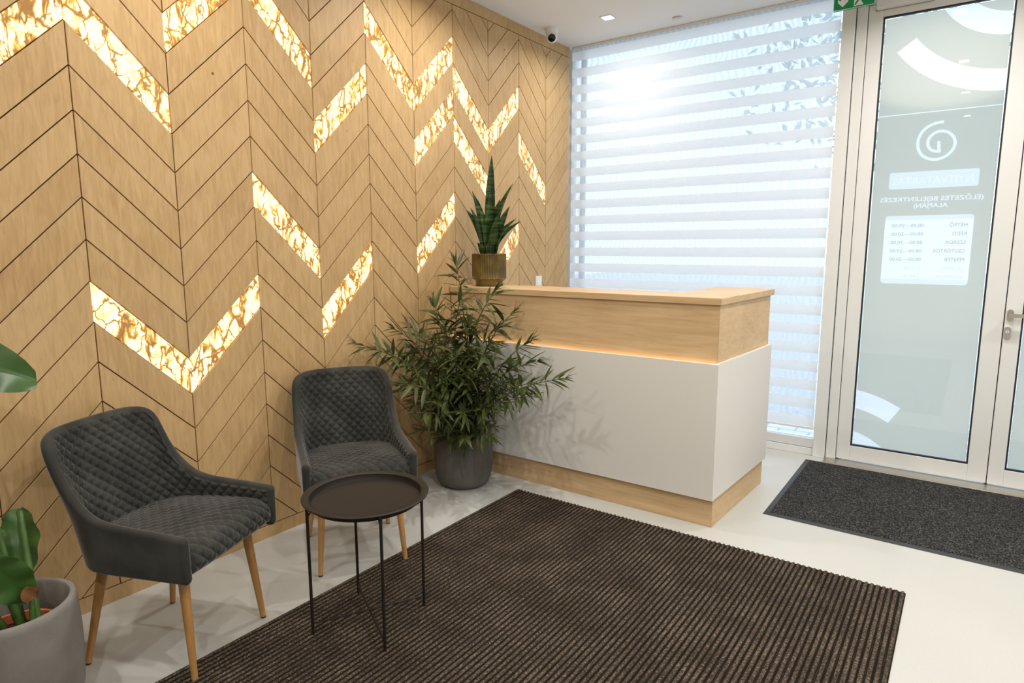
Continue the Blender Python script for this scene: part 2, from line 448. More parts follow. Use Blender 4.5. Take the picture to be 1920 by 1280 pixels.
# ---- panelled wall: backing + birch planks + backlit onyx
wall = struct(MB().box(-.12, -.013, BY, 3.585, 0, CEIL).build('wall_left', M['backing']))
W_, H_, A_, Z0_ = 0.36, 0.15866, 0.35684, 2.2708
GAP = 0.0042
ZB, ZT = 0.066, 2.936
onyx_set = {(-1, -1), (0, -1), (0, 6), (1, 6), (1, -3), (2, -3), (3, -1), (2, 3), (3, 5), (4, -3), (5, -3), (5, -1), (5, 3), (6, -2), (6, 0), (7, -2), (7, 4), (8, 0)}
def zline(s, k): return Z0_ - H_ * k - A_ * (s % 2)
def clip_poly(poly, axis, val, keep_less):
    out = []
    for i in range(len(poly)):
        a, b = poly[i], poly[(i + 1) % len(poly)]
        ia = (a[axis] <= val) if keep_less else (a[axis] >= val)
        ib = (b[axis] <= val) if keep_less else (b[axis] >= val)
        if ia: out.append(a)
        if ia != ib:
            t = (val - a[axis]) / (b[axis] - a[axis]); out.append((a[0] + t * (b[0] - a[0]), a[1] + t * (b[1] - a[1])))
    return out
def plank_poly(s, k):
    y0, y1 = s * W_ + GAP / 2, (s + 1) * W_ - GAP / 2
    y1 = min(y1, 3.585)
    sl = (zline(s + 1, k) - zline(s, k)) / W_
    g = GAP / 2 * math.hypot(1, sl)
    zt = lambda y: zline(s, k) + sl * (y - s * W_) - g
    zb = lambda y: zline(s, k + 1) + sl * (y - s * W_) + g
    P = [(y0, zb(y0)), (y1, zb(y1)), (y1, zt(y1)), (y0, zt(y0))]
    P = clip_poly(P, 1, ZT - GAP / 2, True)
    if len(P) > 2: P = clip_poly(P, 1, ZB + GAP / 2, False)
    return P
def plank_mb(P, cy, cz, xf=0.0, ch=0.0012):
    """prism in the wall plane with a small chamfer, front at x = xf"""
    n = len(P); my = sum(p[0] for p in P) / n; mz = sum(p[1] for p in P) / n
    mb = MB()
    ring = lambda x, d: [(x, p[0] - cy + (my - p[0]) * d, p[1] - cz + (mz - p[1]) * d) for p in P]
    vs = ring(-.013, 0) + ring(xf - ch, 0) + ring(xf, .012)
    fs = [tuple(range(2 * n, 3 * n))]
    for r in (0, 1): fs += [(r * n + i, r * n + (i + 1) % n, (r + 1) * n + (i + 1) % n, (r + 1) * n + i) for i in range(n)]
    return mb.add(vs, fs)
shared = {}
far_planks = MB()
for s in range(-10, 10):
    for k in range(-9, 16):
        P = plank_poly(s, k)
        if len(P) < 3: continue
        ar = abs(sum(P[i][0] * P[(i + 1) % len(P)][1] - P[(i + 1) % len(P)][0] * P[i][1] for i in range(len(P)))) / 2
        if ar < 3e-4: continue
        if s < -2:
            q = plank_mb(P, 0, 0); far_planks.add(q.v, q.f); continue
        cy = s * W_; cz = zline(s, k)
        lit = (s, k) in onyx_set
        full = P[0][1] > ZB + .01 and P[1][1] > ZB + .01 and max(p[1] for p in P) < ZT - .01 and s < 9 and len(P) == 4
        key = (s % 2, lit) if full else None
        if key in shared: me = shared[key]
        else:
            me = plank_mb(P, cy, cz, -.003 if lit else 0.0).mesh('onyx_panel' if lit else 'plank', M['onyx'] if lit else M['plank'])
            if key: shared[key] = me
        o = link('onyx_panel' if lit else 'plank', me, wall); o.location = (0, cy, cz)
        if lit: o['label'] = 'backlit amber onyx strip with brown veins'
fp = far_planks.build('plank_field', M['plank'], wall); fp['kind'] = 'stuff'
MB().box(-.013, 0, BY, 3.585, ZT + GAP / 2, CEIL).build('top_board', M['plank'], wall)
MB().box(-.013, .001, BY, 3.585, 0, ZB - GAP / 2).build('skirting_board', M['plank'], wall)

# ------------------------------------------------------------------ window and frame
win = struct(link('window_1', None))
MB().box(-.045, .008, 3.628, 3.70, .125, CEIL).build('frame_member', M['alu'], win, bevel=.002)
MB().box(1.968, 2.043, 3.605, 3.70, 0, CEIL).build('frame_member', M['alu'], win, bevel=.003)
MB().box(.012, 1.968, 3.645, 3.70, 2.985, CEIL).build('frame_member', M['alu'], win)
MB().box(.0, 1.968, 3.63, 3.71, .055, .118).build('frame_member', M['alu'], win, bevel=.003)
MB().box(.0, 1.968, 3.628, 3.71, 0, .052).build('sill_board', M['alu'], win, bevel=.003)
MB().box(.075, .105, 3.645, 3.69, .118, 2.985).build('inner_mullion', principled('mullion_grey', (.42, .47, .54), .5), win)
MB().box(.012, 1.968, 3.665, 3.673, .118, 2.985).build('window_pane', M['glass'], win)

# ------------------------------------------------------------------ day-night blind
bl = thing('roller_blind', 'white day-and-night blind with alternating opaque and sheer stripes beside the glass door', 'blind', (0.985, 3.60, 0))
bx0, bx1 = -.966, .979
MB().box(bx0, bx1, -.012, .02, 2.992, CEIL - .001).build('cassette', M['plastic_white'], bl, bevel=.002)
period, opq = .1283, .070
def band_mesh(h, mat, bulge, name):
    nz = 6; x0, x1 = bx0, bx1
    G = np.zeros((2, nz + 1, 3))
    for i, x in enumerate((x0, x1)):
        for j in range(nz + 1):
            t = j / nz; G[i, j] = (x, -bulge * 4 * t * (1 - t), -h * t)
    mb = MB().grid(G); return mb.mesh(name, mat, smooth=True)
m_op = band_mesh(opq, M['fabric'], .006, 'fabric_band'); m_sh = band_mesh(period - opq, M['sheer'], 0, 'sheer_band')
z = 2.974
o = MB().box(bx0, bx1, -.0003, .0003, z, 2.992).build('sheer_band', M['sheer'], bl)
for i in range(22):
    if z - opq < .18: break
    o = link('fabric_band', m_op, bl); o.location = (0, 0, z)
    z -= opq
    if z - (period - opq) < .19: break
    o = link('sheer_band', m_sh, bl); o.location = (0, 0, z)
    z -= period - opq
MB().box(bx0, bx1, -.006, .006, z - .016, z).build('bottom_rail', M['plastic_white'], bl, bevel=.003)

# ------------------------------------------------------------------ door frame and doors
trm = struct(MB().box(2.048, 2.108, 3.622, 3.72, 0, CEIL).build('trim_1', M['alu'], bevel=.003))
struct(MB().box(2.108, 3.85, 3.622, 3.72, 2.905, CEIL).build('trim_2', M['alu'], bevel=.002))
struct(MB().box(3.768, 3.85, 3.622, 3.72, 0, 2.905).build('trim_3', M['alu'], bevel=.003))
struct(MB().box(2.048, 3.85, 3.50, 3.69, 0.0005, .010).build('trim_4', M['steel'], bevel=.003))
struct(MB().box(2.0425, 2.0485, 3.635, 3.70, 0, CEIL).build('trim_5', M['dark_gap']))

struct(MB().box(2.928, 2.945, 3.665, 3.705, .012, 2.905).build('trim_6', M['dark_gap']))  # dark strip added behind the leaf seam to stop daylight leaking through
struct(MB().box(2.100, 2.118, 3.665, 3.705, .012, 2.905).build('trim_7', M['dark_gap']))  # same added light stop behind the jamb gap
def leaf_frame(dr, x0, x1, gx0, gx1, gz0, gz1, z0=.016, z1=2.90):
    y0, y1 = 3.628, 3.664
    MB().box(x0, gx0, y0, y1, z0, z1).build('stile', M['alu'], dr, bevel=.0025)
    MB().box(gx1, x1, y0, y1, z0, z1).build('stile', M['alu'], dr, bevel=.0025)
    MB().box(gx0, gx1, y0, y1, z0, gz0).build('rail', M['alu'], dr, bevel=.0025)
    MB().box(gx0, gx1, y0, y1, gz1, z1).build('rail', M['alu'], dr, bevel=.0025)
    g = .009
    k = MB(); ya, yb = 3.632, 3.655
    k.box(gx0, gx0 + g, ya, yb, gz0, gz1); k.box(gx1 - g, gx1, ya, yb, gz0, gz1); k.box(gx0 + g, gx1 - g, ya, yb, gz0, gz0 + g); k.box(gx0 + g, gx1 - g, ya, yb, gz1 - g, gz1)
    k.build('gasket', M['dark_gap'], dr)
    return MB().box(gx0 + .002, gx1 - .002, 3.645, 3.651, gz0 + .002, gz1 - .002).build('glass_pane', M['glass'], dr)

# --- flat print on the glass: planar arrangement of film, white shapes and lettering
def annulus(cx, cz, r0, r1, a0, a1, n=48):
    return [(cx + r1 * math.cos(a0 + (a1 - a0) * i / n), cz + r1 * math.sin(a0 + (a1 - a0) * i / n)) for i in range(n + 1)] + \
           [(cx + r0 * math.cos(a1 + (a0 - a1) * i / n), cz + r0 * math.sin(a1 + (a0 - a1) * i / n)) for i in range(n + 1)]
def rrect(x0, x1, z0, z1, r, n=5):
    P = []
    for cx, cz, a in ((x1 - r, z1 - r, 0), (x0 + r, z1 - r, 90), (x0 + r, z0 + r, 180), (x1 - r, z0 + r, 270)):
        for i in range(n + 1):
            t = math.radians(a + 90 * i / n); P.append((cx + r * math.cos(t), cz + r * math.sin(t)))
    return P
def catmull(pts, n=6):
    out = []
    for i in range(len(pts) - 1):
        p0 = pts[max(i - 1, 0)]; p1 = pts[i]; p2 = pts[i + 1]; p3 = pts[min(i + 2, len(pts) - 1)]
        for j in range(n):
            t = j / n
            out.append(tuple(.5 * (2 * b + (c - a) * t + (2 * a - 5 * b + 4 * c - d) * t * t + (3 * b - a - 3 * c + d) * t ** 3) for a, b, c, d in zip(p0, p1, p2, p3)))
    out.append(tuple(pts[-1])); return out
def stroke(pts, w):
    L, R = [], []
    for i, p in enumerate(pts):
        a = pts[max(i - 1, 0)]; b = pts[min(i + 1, len(pts) - 1)]
        dx, dz = b[0] - a[0], b[1] - a[1]; l = math.hypot(dx, dz)
        L.append((p[0] - dz / l * w / 2, p[1] + dx / l * w / 2)); R.append((p[0] + dz / l * w / 2, p[1] - dx / l * w / 2))
    return L + R[::-1]
def text_mesh2d(txt, x_right, x_left, zmid, h=None, bold=0.0):
    """mirrored lettering (read from outside): first letter at x_right. returns verts2d, tris, boundary edges"""
    cu = bpy.data.curves.new('t', 'FONT'); cu.body = txt; cu.resolution_u = 2
    cu.offset = bold
    ob = bpy.data.objects.new('t', cu); C.objects.link(ob)
    dg = bpy.context.evaluated_depsgraph_get(); me = ob.evaluated_get(dg).to_mesh()
    V = [(v.co.x, v.co.y) for v in me.vertices]; F = [tuple(p.vertices) for p in me.polygons]
    cnt = {}
    for f in F:
        for i in range(len(f)):
            e = tuple(sorted((f[i], f[(i + 1) % len(f)]))); cnt[e] = cnt.get(e, 0) + 1
    bpy.data.objects.remove(ob); bpy.data.curves.remove(cu)
    xs = [v[0] for v in V]; w = max(xs) - min(xs); x0 = min(xs)
    sx = (x_right - x_left) / w; sz = sx if h is None else h / .73
    V = [(x_right - (v[0] - x0) * sx, zmid + (v[1] - .365) * sz) for v in V]
    return V, F, [e for e, c in cnt.items() if c == 1]
def tri_in(p, a, b, c):
    d1 = (p[0] - b[0]) * (a[1] - b[1]) - (a[0] - b[0]) * (p[1] - b[1])
    d2 = (p[0] - c[0]) * (b[1] - c[1]) - (b[0] - c[0]) * (p[1] - c[1])
    d3 = (p[0] - a[0]) * (c[1] - a[1]) - (c[0] - a[0]) * (p[1] - a[1])
    return not ((d1 < 0 or d2 < 0 or d3 < 0) and (d1 > 0 or d2 > 0 or d3 > 0))
def poly_in(p, P):
    r = False; n = len(P)
    for i in range(n):
        a, b = P[i], P[(i + 1) % n]
        if (a[1] > p[1]) != (b[1] > p[1]) and p[0] < (b[0] - a[0]) * (p[1] - a[1]) / (b[1] - a[1]) + a[0]: r = not r
    return r
def arrange(rect, shapes, y, parent):
    """rect x0,x1,z0,z1. shapes: (name, material, label, polygon | text tuple). builds coplanar pieces, later shapes on top"""
    x0, x1, z0, z1 = rect
    V, E, tests = [], [], []
    def addpoly(P):
        o = len(V); V.extend(Vector(p) for p in P); E.extend((o + i, o + (i + 1) % len(P)) for i in range(len(P)))
    base = [(x0, z0), (x1, z0), (x1, z1), (x0, z1)]; addpoly(base)
    tests.append(('poly', base, (x0, x1, z0, z1)))
    for nm, mt, lb, sh in shapes:
        if isinstance(sh, tuple):
            v, f, e = sh; o = len(V); V.extend(Vector(p) for p in v); E.extend((o + a, o + b) for a, b in e)
            bb = (min(p[0] for p in v), max(p[0] for p in v), min(p[1] for p in v), max(p[1] for p in v))
            tests.append(('tri', (v, f), bb))
        else:
            P = sh
            for ax, val, less in ((0, x0, False), (0, x1, True), (1, z0, False), (1, z1, True)): P = clip_poly(P, ax, val, less)
            addpoly(P); bb = (min(p[0] for p in P), max(p[0] for p in P), min(p[1] for p in P), max(p[1] for p in P))
            tests.append(('poly', P, bb))
    r = geometry.delaunay_2d_cdt(V, E, [], 0, 1e-6)
    vv, ff = r[0], r[2]
    bins = {}
    for f in ff:
        c = (sum(vv[i][0] for i in f) / 3, sum(vv[i][1] for i in f) / 3)
        hit = -1
        for ti in range(len(tests) - 1, -1, -1):
            kind, d, bb = tests[ti]
            if not (bb[0] <= c[0] <= bb[1] and bb[2] <= c[1] <= bb[3]): continue
            if kind == 'poly': ok = poly_in(c, d)
            else: ok = any(tri_in(c, *[d[0][i] for i in (t[0], t[k], t[k + 1])]) for t in d[1] for k in range(1, len(t) - 1))
            if ok: hit = ti; break
        if hit >= 0: bins.setdefault(hit, []).append(f)
    out = []
    for ti, fs in sorted(bins.items()):
        used = {}; mv = []; mf = []
        for f in fs:
            g = []
            for i in f:
                if i not in used: used[i] = len(mv); mv.append((vv[i][0], y, vv[i][1]))
                g.append(used[i])
            mf.append(g)
        nm, mt, lb = ('frosted_film', M['film'], None) if ti == 0 else shapes[ti - 1][:3]
        mb = MB(); mb.add(mv, mf); o = mb.build(nm, mt, parent)
        if lb: o['label'] = lb
        out.append(o)
    return out

door1 = struct(link('door_1', None))
pane1 = leaf_frame(door1, 2.112, 2.934, 2.192, 2.838, .115, 2.822)
S = []
WF, BF, PF = M['film_white'], M['film_bright'], M['film_pale']
r_ = math.radians
S.append(('arc_graphic', WF, None, annulus(2.85, 3.022, .59, .708, r_(216), r_(300))))
S.append(('arc_graphic', WF, None, annulus(2.85, 3.022, .285, .408, r_(190), r_(300))))
S.append(('arc_graphic', WF, None, annulus(2.099, -.207, .588, .71, r_(59.5), r_(110))))
S.append(('arc_graphic', WF, None, annulus(2.099, -.207, .29, .432, r_(20), r_(110))))
S.append(('film_line', M['film_bright'], None, [(2.19, 2.2345), (2.84, 2.2345), (2.84, 2.2395), (2.19, 2.2395)]))  # thin white line running straight across the pane
lg = [(2.550, 2.172), (2.510, 2.168), (2.470, 2.150), (2.441, 2.118), (2.427, 2.075), (2.431, 2.028), (2.452, 1.988), (2.487, 1.964), (2.528, 1.956), (2.572, 1.970), (2.604, 2.003), (2.615, 2.043), (2.603, 2.082), (2.574, 2.110), (2.537, 2.120), (2.504, 2.108), (2.481, 2.079), (2.480, 2.044), (2.496, 2.016), (2.520, 2.004)]
S.append(('spiral_logo', WF, 'white spiral emblem', stroke(catmull(lg, 5) + [(2.548, 2.002)], .0165)))
S.append(('spiral_logo', WF, None, [(2.531, 1.995), (2.548, 1.995), (2.541, 2.062), (2.524, 2.062)]))
S.append(('heading_panel', PF, None, rrect(2.292, 2.748, 1.790, 1.891, .013)))
S.append(('lettering', WF, None, text_mesh2d('NYITVATARTÁS', 2.722, 2.312, 1.838, .046)))
S.append(('lettering', WF, None, text_mesh2d('(ELŐZETES BEJELENTKEZÉS', 2.779, 2.250, 1.727, .026, .012)))
S.append(('lettering', WF, None, text_mesh2d('ALAPJÁN)', 2.608, 2.433, 1.687, .026, .012)))
S.append(('timetable_panel', PF, None, rrect(2.288, 2.744, 1.206, 1.627, .018)))
S.append(('timetable_rows', BF, None, [(2.288, 1.237), (2.744, 1.237), (2.744, 1.600), (2.288, 1.600)]))
for i in range(1, 7):
    zz = 1.600 - i * .0519
    S.append(('row_line', M['film_lgrey'], None, [(2.288, zz - .0008), (2.744, zz - .0008), (2.744, zz + .0008), (2.288, zz + .0008)]))
days = [('HÉTFŐ', .088), ('KEDD', .072), ('SZERDA', .104), ('CSÜTÖRTÖK', .166), ('PÉNTEK', .104), ('SZOMBAT', .120), ('VASÁRNAP', .136)]
for i, (dname, wd) in enumerate(days):
    zz = 1.574 - i * .0519
    S.append(('lettering', M['film_grey'] if i < 5 else M['film_lgrey'], None, text_mesh2d(dname, 2.716, 2.716 - wd, zz - .007, .022, .014 if i < 5 else 0)))
    S.append(('lettering', M['film_grey'] if i < 5 else M['film_lgrey'], None, text_mesh2d('08:00—20:00' if i < 5 else 'ZÁRVA', 2.497, 2.326 if i < 5 else 2.409, zz - .007, .022, .010 if i < 5 else 0)))
arrange((2.205, 2.825, .128, 2.809), S, 3.6515, pane1)

door2 = struct(link('door_2', None))
pane2 = leaf_frame(door2, 2.939, 3.764, 3.017, 3.684, .115, 2.822)
arrange((3.030, 3.671, .128, 2.809), [('arc_graphic', WF, None, annulus(2.85, 3.022, .59, .708, r_(216), r_(335))), ('arc_graphic', WF, None, annulus(2.85, 3.022, .285, .408, r_(190), r_(359)))], 3.6515, pane2)
def plate(name, x, zc, w, h, parent):
    mb = MB().prism(rrect(-w / 2, w / 2, -h / 2, h / 2, w / 2 * .98, 6), 0, .009)
    o = mb.build(name, M['steel'], parent, smooth=SM); o.rotation_euler = (PI / 2, 0, 0); o.location = (x, 3.6275, zc); return o
hp = plate('handle_rose', 2.962, 1.043, .030, .066, door2)
hl = MB().tube([(2.962, 3.622, 1.043), (2.962, 3.585, 1.043)], .009, 12); hl.add(*(lambda m: (m.v, m.f))(MB().box(2.953, 3.085, 3.571, 3.589, 1.032, 1.054)))
hl.build('lever_handle', M['steel'], door2, smooth=SM)
lp = plate('lock_plate', 2.957, .938, .033, .072, door2)
MB().tube([(2.957, 3.620, .945), (2.957, 3.615, .945)], .0085, 16).build('lock_cylinder', M['plastic_white'], door2, smooth=SM)
MB().box(2.9562, 2.9578, 3.6135, 3.6148, .940, .950).build('key_slot', M['plastic_black'], door2)
dc = thing('door_closer', 'grey box of a door closer above the frosted glass door', 'door closer', (2.30, 3.60, 2.862))
MB().box(-.145, .145, -.025, .024, 0, .055).build('closer_body', M['alu'], dc, bevel=.005)
MB().box(-.15, .15, .024, .027, -.004, .059).build('mount_plate', M['steel'], dc)

# ------------------------------------------------------------------ reception counter
rc = thing('reception_counter', 'L-shaped reception counter with maple top, white lower panel and maple plinth', 'counter', (0.004, 2.06, 0))
def cpr(name, poly, z0, z1, mat, bev=.0015):
    return MB().prism([(x - .004, y - 2.06) for x, y in poly], z0, z1).build(name, mat, rc, bevel=bev)
cpr('worktop', [(.006, 2.085), (1.775, 2.085), (1.812, 2.962), (1.462, 2.968), (1.462, 2.418), (.006, 2.418)], 1.155, 1.190, M['counter_wood'], .002)
cpr('upper_front_board', [(.006, 2.097), (1.764, 2.097), (1.764, 2.115), (.006, 2.115)], .845, 1.1545, M['counter_wood'])
cpr('upper_side_board', [(1.7645, 2.097), (1.766, 2.097), (1.797, 2.935), (1.779, 2.935), (1.7465, 2.1155), (1.7645, 2.1155)], .845, 1.1545, M['counter_wood'])
cpr('white_front_panel', [(.006, 2.064), (1.779, 2.064), (1.779, 2.082), (.006, 2.082)], .150, .862, M['counter_white'])
cpr('white_side_panel', [(1.7795, 2.064), (1.7800, 2.064), (1.822, 2.925), (1.804, 2.925), (1.762, 2.0825), (1.7795, 2.0825)], .150, .862, M['counter_white'])
cpr('plinth_front', [(.006, 2.088), (1.772, 2.088), (1.772, 2.106), (.006, 2.106)], 0, .156, M['counter_wood'])
cpr('plinth_side', [(1.7725, 2.088), (1.774, 2.088), (1.812, 2.893), (1.794, 2.893), (1.755, 2.1065), (1.7725, 2.1065)], 0, .156, M['counter_wood'])
cpr('inner_carcass', [(.03, 2.12), (1.72, 2.12), (1.755, 2.88), (1.49, 2.88), (1.49, 2.38), (.03, 2.38)], .012, 1.15, M['counter_white'])
led = cpr('led_strip', [(.01, 2.085), (1.762, 2.085), (1.762, 2.094), (.01, 2.094)], .846, .850, M['led'], 0)
led2 = cpr('led_strip', [(1.769, 2.10), (1.777, 2.10), (1.811, 2.91), (1.801, 2.91)], .846, .850, M['led'], 0)

# ------------------------------------------------------------------ rug and door mat
rug = thing('rug', 'dark brown ribbed rug lying in front of the counter', 'rug', (.655, -1.35, 0))
RW, RL = 1.995, 3.277
MB().box(0, RW, 0, RL, .0005, .004).build('rug_backing', M['rubber'], rug)
pile = MB(); nr = 88; pw = RW / nr
prof = [(0, .004), (.16, .0045), (.26, .0074), (.42, .0088), (.60, .0088), (.76, .0074), (.86, .0045)]
NY = 60
for i in range(nr):
    rows = []
    for j in range(NY + 1):
        y = RL * j / NY
        rows.append([(i * pw + a * pw + rnd.uniform(-.0008, .0008), y + (rnd.uniform(-.004, .004) if j in (0, NY) else 0), zz) for a, zz in prof] + [((i + 1) * pw, y, .004)])
    pile.grid(np.array(rows))
pl = pile.build('ribbed_pile', M['rug'], rug, smooth=True); pl['kind'] = 'stuff'

dm = thing('door_mat', 'charcoal entrance mat with black rubber edge in front of the glass door', 'mat', (1.944, 2.42, 0))
mw, ml = 1.75, 1.105
ed = MB(); b = .03
ed.add([(0, 0, 0), (mw, 0, 0), (mw, ml, 0), (0, ml, 0), (b, b, .006), (mw - b, b, .006), (mw - b, ml - b, .006), (b, ml - b, .006)],
       [(0, 1, 5, 4), (1, 2, 6, 5), (2, 3, 7, 6), (3, 0, 4, 7), (4, 5, 6, 7), (0, 3, 2, 1)])
ed.build('rubber_edge', M['rubber'], dm)
gp = np.zeros((120, 76, 3))
for i in range(120):
    for j in range(76):
        gp[i, j] = (b + (mw - 2 * b) * i / 119, b + (ml - 2 * b) * j / 75, .0062 if i in (0, 119) or j in (0, 75) else .0095 + rnd.uniform(-.0012, .0012))
MB().grid(gp).build('mat_pile', M['mat_pile'], dm, smooth=True)['kind'] = 'stuff'

# ------------------------------------------------------------------ chairs
def quilt(S, Z, c, depth):
    a = np.abs(np.sin(PI * (S + Z) / c)); b_ = np.abs(np.sin(PI * (S - Z) / c))
    return depth * (np.minimum(a, b_) ** .5 * .7 + .3 * (a * b_) ** .5)
def smooth01(x): x = np.clip(x, 0, 1); return x * x * (3 - 2 * x)
def make_chair(label):
    ch = thing('armchair', label, 'chair', group='quilted grey chairs along the panelled wall')
    a, rcn, xb = .232, .13, -.212; flat = a - rcn; qarc = flat + rcn * PI / 2
    top = [(0, .824), (.08, .823), (.160, .818), (.215, .804), (.243, .774), (.256, .724), (.264, .665), (.279, .612), (.315, .562), (.38, .539), (.47, .531), (.56, .526), (.648, .520)]
    bot = [0, .075, .145, .19, .215, .235, .252, .27, .315, .38, .47, .56, .648]
    full = [(t[0], t[1], b_) for t, b_ in zip(top, bot)]
    cv = catmull(full, 12); cv = np.array([(-x, z_, -b_) for x, z_, b_ in cv[:0:-1]] + cv)
    # resample by arc length of a mid line
    mid = np.stack([(cv[:, 0] + cv[:, 2]) / 2, cv[:, 1] * .6], 1)
    L = np.concatenate([[0], np.cumsum(np.hypot(*np.diff(mid, axis=0).T))]); NU, NV = 340, 120
    u = np.linspace(0, L[-1], NU)
    cvr = np.stack([np.interp(u, L, cv[:, i]) for i in range(3)], 1)
    v = np.linspace(0, 1, NV)
    zb0 = .388
    S_ = cvr[:, 2][:, None] * (1 - v) + cvr[:, 0][:, None] * v
    Zg = zb0 + (cvr[:, 1][:, None] - zb0) * v
    sa = np.abs(S_); sg = np.sign(S_)
    th = np.clip((sa - flat) / rcn, 0, PI / 2)
    X = xb + rcn * (1 - np.cos(th)) + np.maximum(sa - qarc, 0) - .014 * (1 - np.clip(sa / qarc, 0, 1) ** 2)
    Y = sg * (np.minimum(sa, flat) + rcn * np.sin(th))
    w = 1 - smooth01((sa - .24) / .32)
    hz = smooth01((Zg - .50) / .26) * w
    xc = xb - .014
    X = xc + (X - xc) * (1 - .40 * hz); Y = Y * (1 + .015 * hz * smooth01((sa - .1) / .15))
    X = X - .245 * (Zg - .5) * w
    Y = Y * (1 + .10 * (Zg - .45) * (1 - .3 * w))
    P = np.stack([X, Y, Zg], -1)
    du = np.gradient(P, axis=0); dv = np.gradient(P, axis=1)
    Nn = np.cross(du, dv); Nn /= np.linalg.norm(Nn, axis=-1, keepdims=True)
    # orient outward (away from the sitter)
    ctr = np.array([.05, 0, .6]); flip = np.sum(Nn * (P - ctr) * np.array([1, 1, 0]), -1).mean() < 0
    if flip: Nn = -Nn
    t = .017
    ui = np.minimum(np.arange(NU), NU - 1 - np.arange(NU))[:, None] * (L[-1] / NU) / .008
    vi = ((1 - v)[None, :] * (Zg[:, -1:] - zb0)) / .008
    fade = smooth01(ui) * smooth01(vi)
    q = quilt(S_, Zg, .0435, .0105) * fade
    inner = P - Nn * (t + q)[..., None]
    outer = P + Nn * (t + 0 * q)[..., None]
    mb = MB(); mb.grid(inner); mb.grid(outer)
    # rounded rim around the perimeter
    per = [(i, 0) for i in range(NU)] + [(NU - 1, j) for j in range(1, NV)] + [(i, NV - 1) for i in range(NU - 2, -1, -1)] + [(0, j) for j in range(NV - 2, 0, -1)]
    idx = np.array(per); Pp = P[idx[:, 0], idx[:, 1]]; Np = Nn[idx[:, 0], idx[:, 1]]
    tg = np.roll(Pp, -3, 0) - np.roll(Pp, 3, 0); tg /= np.linalg.norm(tg, axis=1, keepdims=True)
    od = np.cross(tg, Np); od /= np.linalg.norm(od, axis=1, keepdims=True)
    cc = P.reshape(-1, 3).mean(0)
    k_top = NU + NV + NU // 2
    if od[k_top, 2] < 0: od = -od
    rings = []
    for ph in np.linspace(0, PI, 7): rings.append(Pp - Np * t * math.cos(ph) + od * t * math.sin(ph) * (.85))
    R = np.stack(rings + [], 1); R = np.concatenate([R, R[:1]], 0)
    mb.grid(R)
    mb.build('upholstered_shell', M['velvet'], ch, smooth=True, merge=.0004)
    # seat cushion
    hw = lambda x: np.where(x < xb + rcn + .02, flat + np.sqrt(np.clip((rcn - .0) ** 2 - (xb + rcn - np.minimum(x, xb + rcn)) ** 2, 0, None)), a) - .017
    path = [(-.185, .452), (-.10, .462), (0, .472), (.10, .478), (.18, .480), (.225, .476), (.252, .462), (.266, .438), (.266, .412), (.255, .394), (.22, .388), (.10, .386)]
    pc = np.array(catmull(path, 16)); Lp = np.concatenate([[0], np.cumsum(np.hypot(*np.diff(pc, axis=0).T))])
    NQ, NP = 190, 150
    uu = np.linspace(0, Lp[-1], NQ); px = np.interp(uu, Lp, pc[:, 0]); pz = np.interp(uu, Lp, pc[:, 1])
    nx = -np.gradient(pz); nz_ = np.gradient(px); nl = np.hypot(nx, nz_); nx, nz_ = nx / nl, nz_ / nl
    pp = np.linspace(-1, 1, NP)
    YY = hw(px)[:, None] * pp[None, :]
    crown = .012 * (1 - pp ** 4)[None, :]
    fd = smooth01((1 - np.abs(pp)) / .08)[None, :] * smooth01((pz - .40) / .02)[:, None]
    D = quilt(YY, uu[:, None] * np.ones_like(YY), .0455, .0095) * fd + crown * np.clip(nz_, .3, 1)[:, None]
    G = np.stack([px[:, None] + nx[:, None] * D, YY, pz[:, None] + nz_[:, None] * D], -1)
    MB().grid(G).build('seat', M['velvet'], ch, smooth=True)
    MB().prism([(-.16, -.13), (-.10, -.19), (.22, -.20), (.22, .20), (-.10, .19), (-.16, .13)], .376, .389).build('seat_base', M['cap'], ch, bevel=.003)
    for (x0, y0, x1, y1) in ((.185, .165, .222, .191), (.185, -.165, .222, -.191), (-.135, .158, -.207, .200), (-.135, -.158, -.207, -.200)):
        e = Vector((x1, y1, 0)); s_ = Vector((x0, y0, .385)); d = (s_ - e)
        # legs are built along local z so that the grain follows them
        mb = MB().tube([(0, 0, .007), (0, 0, .20), (0, 0, d.length)], [.0105, .0145, .0185], 14)
        lg_ = mb.build('leg', M['oak'], ch, smooth=SM); lg_.location = e; lg_.rotation_euler = d.to_track_quat('Z', 'Y').to_euler()
        f = MB().tube([(0, 0, .0), (0, 0, .0075)], [.0098, .0102], 14).build('foot_cap', M['cap'], lg_, smooth=SM)
    return ch
ch1 = make_chair('quilted dark grey velvet chair in the foreground beside the large concrete planter')
ch1.location = (.472, .001, 0); ch1.rotation_euler = (0, 0, math.radians(22.5))
ch2 = copy_tree(ch1)
ch2['label'] = 'quilted dark grey velvet chair behind the round tray table, next to the bushy plant'
ch2.location = (.4385, .8737, 0); ch2.rotation_euler = (0, 0, math.radians(-31.5))

